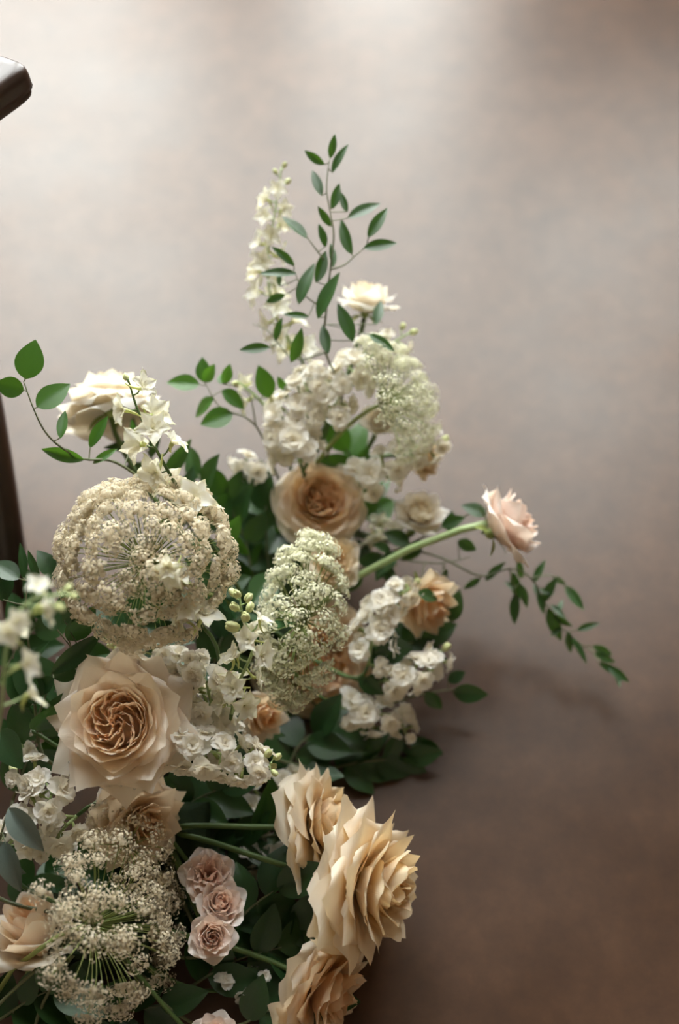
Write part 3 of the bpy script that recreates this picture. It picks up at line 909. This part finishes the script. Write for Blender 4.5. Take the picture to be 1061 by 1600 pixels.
spike('stock', 'white stock cluster between the deep peach rose and white-edged peach rose', [(575, 1040, 1.39), (585, 985, 1.385), (600, 945, 1.385), (650, 915, 1.39)], n=17, fr=.0155, spread=.018, seed=15, buds=1, group=KG)
spike('stock', 'white stock cluster hanging at the right rim of the arrangement', [(600, 1065, 1.39), (640, 1055, 1.385), (675, 1045, 1.385), (688, 1015, 1.39)], n=14, fr=.0155, spread=.016, seed=17, buds=1, group=KG)
spike('stock', 'shaded stock cluster hanging low over the floor under its white neighbours', [(535, 1105, 1.40), (580, 1115, 1.395), (620, 1120, 1.395), (635, 1150, 1.40)], n=13, fr=.0155, spread=.015, seed=19, buds=0, group=KG)
spike('stock', 'shaded stock cluster in the gap behind the sideways roses', [(365, 1290, 1.368), (400, 1262, 1.365), (440, 1232, 1.372), (475, 1225, 1.38)], n=13, fr=.0165, spread=.016, seed=21, buds=0, group=KG)
spike('stock', 'shaded stock florets under the stems of the sideways roses', [(385, 1345, 1.35), (430, 1335, 1.35), (470, 1340, 1.35)], n=7, fr=.0145, spread=.013, seed=23, buds=0, group=KG)
spike('stock', 'barely lit stock florets near the floor beside the low peach rose', [(340, 1548, 1.292), (385, 1540, 1.29), (420, 1525, 1.292)], n=4, fr=.012, spread=.012, seed=25, buds=0, group=KG)
spike('stock', 'small white stock cluster among the leaves beside the white stock mass', [(400, 760, 1.44), (390, 735, 1.43), (375, 720, 1.43)], n=6, fr=.015, spread=.012, seed=27, buds=0, group=KG)
spike('stock', 'white stock florets peeping out between dark leaves under the chair side', [(20, 1150, 1.30), (35, 1180, 1.30), (30, 1130, 1.30)], n=4, fr=.014, spread=.010, seed=28, buds=0, group=KG)

# ------------------------------------------------------------------ larkspur
LG = 'white larkspur spikes'
spike('larkspur', 'white larkspur rising above the beige lace flower head', [(300, 800, 1.27), (262, 735, 1.262), (238, 690, 1.258), (215, 640, 1.255), (200, 592, 1.25)], 'lark', 10, .0205, .017, 3, 1, group=LG, stem_mat=M_STEM, bias=(0, 0, .3))
spike('larkspur', 'white larkspur florets pushing through the beige lace flower head', [(318, 980, 1.25), (285, 945, 1.235), (270, 880, 1.20), (240, 960, 1.235)], 'lark', 8, .017, .012, 5, 0, group=LG, stem_mat=M_STEM, bias=(0, 0, .9))
spike('larkspur', 'larkspur with pale green bud cluster at its tip', [(362, 1115, 1.27), (372, 1070, 1.255), (396, 1010, 1.245), (380, 965, 1.24), (374, 930, 1.238)], 'lark', 19, .0150, .0145, 7, 7, group=LG, bud_len=.0125)
spike('larkspur', 'tall larkspur spike of soft white florets behind the tall leafy branch', [(470, 560, 1.42), (430, 490, 1.42), (418, 410, 1.415), (430, 330, 1.41), (440, 262, 1.41)], 'lark', 22, .0160, .013, 9, 3, group=LG, bud_len=.008)
spike('larkspur', 'soft pale larkspur hanging out in front of the dark glossy leaves', [(-110, 1500, 1.315), (-70, 1400, 1.23), (-30, 1260, 1.14), (0, 1120, 1.07), (12, 1000, 1.045), (45, 940, 1.04), (110, 928, 1.04)], 'lark', 12, .0165, .021, 11, 3, group=LG, bias=(.6, 0, .2), start=.5, tobase=False)
spike('larkspur', 'white larkspur cluster in the leaves beside the white globe-shaped bloom', [(640, 850, 1.45), (590, 830, 1.45), (560, 860, 1.45)], 'lark', 6, .014, .014, 13, 0, group=LG)
spike('larkspur', 'single trumpet-like larkspur bloom in the leaves beside the white stock mass', [(420, 640, 1.41), (395, 615, 1.40), (370, 595, 1.395)], 'lark', 4, .015, .010, 15, 1, group=LG)

# ------------------------------------------------------------------ branches traced leaf by leaf
def crop(x0, y0, s, L, d, grow=1.0):
    L = [(a, b, a + (c - a) * grow, b + (e - b) * grow, *r) for (a, b, c, e, *r) in L]
    return [(x0 + a / s, y0 + b / s, x0 + c / s, y0 + e / s, d + (r[0] if r else 0)) + (((r[1]), ) if len(r) > 1 else ()) + (((r[2]), ) if len(r) > 2 else ()) for (a, b, c, e, *r) in L]
def cpts(x0, y0, s, L):
    return [(x0 + a / s, y0 + b / s, d) for a, b, d in L]

S = 2.6525
branch('ruscus_branch', 'tall dark green ruscus branch rising highest above the flowers',
       [cpts(350, 180, S, [(470, 1090, 1.40), (415, 960, 1.38), (425, 800, 1.37), (440, 640, 1.36), (455, 500, 1.355), (440, 400, 1.355), (425, 300, 1.355), (438, 180, 1.355)]),
        cpts(350, 180, S, [(440, 640, 1.36), (500, 620, 1.36), (545, 580, 1.36), (590, 545, 1.365)]),
        cpts(350, 180, S, [(415, 600, 1.36), (370, 540, 1.36), (340, 500, 1.36)]),
        cpts(350, 180, S, [(425, 800, 1.37), (340, 750, 1.365), (290, 640, 1.365)]),
        cpts(350, 180, S, [(430, 980, 1.385), (290, 1010, 1.385), (190, 900, 1.385), (120, 865, 1.385)])],
       crop(350, 180, S, [(440, 180, 460, 78), (418, 205, 330, 148), (448, 240, 508, 115), (405, 335, 365, 222), (445, 390, 482, 280), (512, 402, 482, 318), (445, 462, 388, 378), (345, 512, 245, 412),
                          (420, 548, 396, 448), (532, 578, 476, 428), (512, 428, 650, 356), (597, 508, 676, 380), (578, 552, 718, 524), (450, 632, 448, 525), (380, 695, 428, 558), (310, 784, 367, 606), (390, 844, 467, 645),
                          (292, 625, 202, 542), (302, 658, 148, 648), (232, 710, 228, 638), (255, 744, 168, 774), (352, 836, 248, 822), (212, 936, 238, 838), (278, 1025, 327, 885), (432, 990, 406, 862), (535, 940, 474, 775),
                          (628, 870, 652, 762, .03), (600, 908, 708, 972), (192, 962, 62, 970)], 1.36),
       M_LEAF, 'ruscus', 'leafy branches', 3, rad=.0012, base=BASES[4])
S1 = 2.6525
branch('round_leaf_branch', 'thin branch with rounded bright green leaves held out beside the chair leg',
       [cpts(0, 500, S1, [(640, 700, 1.33), (480, 590, 1.305), (345, 575, 1.295), (250, 525, 1.285), (185, 460, 1.275), (140, 370, 1.27), (98, 255, 1.27)])],
       crop(0, 500, S1, [(105, 245, 146, 80), (100, 292, -25, 262), (152, 362, 290, 262), (250, 492, 268, 370, 0, .01, 'ruscus'), (348, 580, 168, 536, .02, .0, 'ruscus'), (372, 530, 442, 395, .03, .0, 'ruscus'), (385, 595, 484, 530, .03, .0, 'ruscus'),
                         (560, 490, 545, 410, .06, 0, 'ruscus')], 1.27), M_LEAF_B, 'round', 'leafy branches', 5, rad=.0013, base=BASES[3], tilt=.3)
S2 = 4.823
branch('ruscus_branch', 'light green ruscus sprig beside the white stock mass',
       [cpts(240, 540, S2, [(900, 900, 1.43), (800, 650, 1.40), (700, 545, 1.39), (590, 505, 1.385), (480, 440, 1.385), (400, 300, 1.385)]), cpts(240, 540, S2, [(770, 600, 1.40), (720, 370, 1.39), (600, 300, 1.385)])],
       crop(240, 540, S2, [(345, 292, 100, 268), (385, 278, 360, 85), (385, 278, 455, 145), (525, 290, 582, 140), (515, 335, 690, 470), (455, 395, 298, 532), (595, 512, 355, 585), (872, 395, 796, 150), (1005, 335, 925, 235), (510, 290, 505, 210)], 1.385),
       M_LEAF_B, 'wide', 'leafy branches', 7, rad=.0011, base=BASES[4])
S3 = 2.6525
branch('trailing_branch', 'trailing leafy vine reaching out and down to the concrete floor',
       [cpts(600, 700, S3, [(120, 420, 1.43), (250, 460, 1.42), (400, 530, 1.42), (520, 500, 1.42), (610, 540, 1.425), (690, 680, 1.435), (770, 780, 1.44), (870, 850, 1.45), (975, 945, 1.455)]),
        cpts(600, 700, S3, [(520, 500, 1.42), (545, 600, 1.425), (550, 680, 1.43)]),
        cpts(600, 700, S3, [(610, 540, 1.425), (700, 530, 1.42), (780, 600, 1.425)])],
       crop(600, 700, S3, [(400, 540, 345, 575), (420, 550, 480, 490), (530, 510, 555, 610, .005), (545, 590, 510, 560), (548, 600, 540, 700), (560, 560, 590, 640), (570, 540, 560, 480), (620, 560, 655, 485), (635, 600, 660, 668), (650, 620, 625, 570),
                           (690, 650, 738, 690), (680, 660, 720, 770), (700, 690, 760, 730), (660, 640, 700, 560), (740, 740, 700, 770), (765, 760, 770, 830), (800, 755, 870, 732), (770, 780, 830, 865), (700, 535, 745, 560), (750, 570, 810, 645), (720, 690, 735, 640),
                           (865, 820, 930, 850), (870, 850, 940, 880), (890, 890, 960, 925), (930, 905, 995, 955), (960, 930, 975, 975), (900, 840, 905, 880), (640, 585, 690, 600)], 1.428, grow=1.3),
       M_LEAF, 'ruscus', 'leafy branches', 9, rad=.0011, base=BASES[4])
branch('ruscus_branch', 'leafy green branch running along beneath the long bare rose stem',
       [[(480, 930, 1.44), (580, 880, 1.43), (660, 840, 1.42), (740, 800, 1.415), (770, 795, 1.41)], [(600, 870, 1.43), (680, 880, 1.42), (735, 870, 1.42)]],
       [(760, 805, 722, 788, 1.41), (700, 830, 708, 798, 1.415), (715, 845, 745, 860, 1.415), (690, 822, 725, 808, 1.415), (655, 845, 630, 880, 1.42), (620, 862, 585, 905, 1.42), (600, 870, 560, 880, 1.425), (640, 850, 600, 830, 1.42), (590, 880, 620, 910, 1.425),
        (560, 893, 540, 930, 1.43), (705, 972, 717, 922, 1.41), (653, 926, 686, 936, 1.372), (690, 905, 702, 890, 1.41), (570, 880, 560, 840, 1.43), (610, 860, 585, 850, 1.42)], M_LEAF, 'wide', 'leafy branches', 11, rad=.0013, base=BASES[4])
branch('ruscus_branch', 'short leafy sprig sticking out low over the floor at the right rim',
       [[(560, 1120, 1.43), (640, 1090, 1.42), (700, 1078, 1.415), (735, 1080, 1.415)], [(600, 1150, 1.425), (660, 1165, 1.42), (680, 1165, 1.42)]],
       [(700, 1065, 726, 1050, 1.41), (708, 1080, 762, 1087, 1.415), (665, 1080, 690, 1110, 1.41), (640, 1160, 680, 1168, 1.42), (655, 1160, 690, 1180, 1.42), (620, 1160, 640, 1185, 1.42), (585, 1020, 648, 1012, 1.37), (570, 1080, 590, 1050, 1.385), (560, 1060, 600, 1085, 1.385), (560, 1180, 600, 1200, 1.415)],
       M_LEAF_D, 'wide', 'leafy branches', 13, rad=.0013, base=BASES[3])

# ------------------------------------------------------------------ glossy dark leaves filling the arrangement
GL = 'dark leafy fillers between the blooms'
branch('salal_sprig', 'dark glossy pointed leaves standing in front of the chair leg',
       [[(60, 1160, 1.30), (50, 1050, 1.28), (40, 960, 1.275), (45, 900, 1.275)], [(60, 1120, 1.30), (90, 1040, 1.28), (130, 1010, 1.27)], [(45, 960, 1.275), (70, 930, 1.275), (90, 880, 1.275)]],
       [(36, 905, 35, 848, 1.275, 0, 'slim'), (62, 905, 42, 860, 1.275, 0, 'ruscus'), (88, 905, 60, 858, 1.272, 0, 'wide'), (30, 905, -12, 875, 1.27, .01, 'wide'), (30, 985, 46, 925, 1.27), (5, 940, -5, 870, 1.275), (80, 1052, 158, 992, 1.262, .0, 'ruscus'),
        (85, 1060, 130, 1035, 1.265), (45, 1105, 20, 1030, 1.27), (55, 1100, 30, 1015, 1.272), (50, 1140, 95, 1105, 1.27, -.02), (70, 1150, 115, 1080, 1.275), (0, 1140, 30, 1200, 1.265, -.02, 'wide'), (100, 970, 125, 945, 1.268), (90, 985, 70, 940, 1.27), (105, 1000, 150, 950, 1.272),
        (45, 1040, 75, 1000, 1.27, 0, 'ruscus'), (85, 1060, 52, 1085, 1.272), (20, 1100, 40, 1165, 1.265)], M_LEAF_D, 'wide', GL, 15, rad=.0015, base=BASES[2], tilt=.8)
branch('eucalyptus_sprig', 'curled leaves, window sheen put into their grey colour, beside the white stock at the arrangement rim',
       [[(-20, 1370, 1.27), (0, 1310, 1.235), (12, 1266, 1.225)]],
       [(14, 1262, 62, 1330, 1.225, -.01), (8, 1315, 25, 1395, 1.222, -.01), (10, 1300, -20, 1330, 1.25), (0, 1345, 40, 1370, 1.26)], M_LEAF_S, 'curl', GL, 17, rad=.0015, base=BASES[0], tilt=.2)
fill = [
 ('dark leaf sprig in the hollow beside the beige lace flower head', [(330, 960, 1.38), (345, 850, 1.39), (310, 740, 1.40)], 11, 58, M_LEAF, 'wide'),
 ('bright leaf sprig in the hollow above the green larkspur buds', [(400, 960, 1.42), (385, 850, 1.42), (350, 770, 1.42)], 11, 62, M_LEAF, 'wide'),
 ('dark leaf sprig behind the drooping lace flower', [(450, 980, 1.44), (420, 890, 1.43), (415, 790, 1.43)], 9, 80, M_LEAF_D, 'wide'),
 ('leaf sprig below the amber-hearted rose', [(520, 960, 1.45), (480, 880, 1.45), (420, 830, 1.45)], 8, 70, M_LEAF, 'wide'),
 ('dark leaf sprig under the beige lace flower head', [(150, 1100, 1.36), (190, 1000, 1.35), (260, 960, 1.34)], 10, 80, M_LEAF_D, 'wide'),
 ('dark leaf sprig behind the green larkspur buds', [(330, 1080, 1.37), (345, 1000, 1.37), (400, 940, 1.37)], 9, 75, M_LEAF_D, 'wide'),
 ('dark leaf sprig under the deep peach rose', [(440, 1240, 1.40), (470, 1160, 1.40), (540, 1130, 1.41)], 10, 75, M_LEAF_D, 'wide'),
 ('dark leaf sprig low over the floor behind the sideways roses', [(520, 1200, 1.405), (570, 1190, 1.40), (640, 1185, 1.41)], 9, 65, M_LEAF_D, 'wide'),
 ('dark leaf sprig in the shade between spray roses and sideways roses', [(330, 1330, 1.345), (400, 1310, 1.345), (470, 1300, 1.345)], 9, 80, M_LEAF_D, 'wide'),
 ('dark leaf sprig pointing at the sideways rose stems', [(340, 1480, 1.30), (390, 1420, 1.29), (440, 1385, 1.285)], 6, 85, M_LEAF_D, 'wide'),
 ('dark leaf sprig in the shade under the spray roses', [(300, 1540, 1.29), (370, 1500, 1.29), (440, 1480, 1.295)], 9, 90, M_LEAF_D, 'wide'),
 ('dark leaf sprig above the low peach rose', [(400, 1500, 1.31), (460, 1450, 1.31), (520, 1440, 1.31)], 9, 80, M_LEAF_D, 'wide'),
 ('dark rounded leaf sprig under the loose lace flower', [(-10, 1600, 1.27), (50, 1560, 1.262), (110, 1535, 1.26)], 7, 75, M_LEAF_D, 'round'),
 ('dark leaf sprig lying along the floor under the loose lace flower', [(80, 1620, 1.27), (150, 1590, 1.265), (260, 1570, 1.27)], 9, 80, M_LEAF_D, 'wide'),
 ('dark leaf sprig behind the peach rose with pointed outer petals', [(20, 1420, 1.33), (60, 1370, 1.33), (130, 1370, 1.33)], 8, 75, M_LEAF_D, 'wide'),
 ('dark leaf sprig behind the loose lace flower', [(150, 1500, 1.32), (220, 1430, 1.32), (290, 1380, 1.32)], 11, 80, M_LEAF_D, 'wide'),
 ('dark leaf sprig between the droplet-covered rose and the stock', [(240, 1320, 1.34), (290, 1260, 1.34), (350, 1230, 1.34)], 10, 75, M_LEAF_D, 'wide'),
 ('dark leaf sprig under the dark pointed leaves beside the chair leg', [(20, 1250, 1.34), (60, 1150, 1.33), (110, 1080, 1.33)], 10, 80, M_LEAF_D, 'wide'),
 ('dark leaf sprig low on the floor beside the chair leg', [(-20, 1100, 1.36), (30, 1010, 1.36), (90, 950, 1.36)], 8, 75, M_LEAF_D, 'wide'),
 ('leaf sprig under the white rose behind the round leaves', [(300, 830, 1.40), (250, 740, 1.40), (215, 680, 1.395)], 8, 62, M_LEAF, 'ruscus'),
 ('leaf sprig inside the white stock clusters', [(560, 830, 1.46), (570, 770, 1.455), (540, 700, 1.45)], 9, 62, M_LEAF_B, 'wide'),
 ('leaf sprig under the white-edged peach rose', [(560, 1010, 1.44), (610, 1010, 1.43), (660, 1000, 1.43)], 9, 62, M_LEAF_D, 'wide'),
 ('dark leaf sprig at the foot of the arrangement under the low peach rose', [(380, 1600, 1.28), (440, 1570, 1.285), (500, 1560, 1.285)], 8, 70, M_LEAF_D, 'wide'),
]
for i, (lab, pts, n, lp, mat, sh) in enumerate(fill):
    sprig('salal_sprig', lab, pts, n, lp, mat, sh, 100 + i, GL)
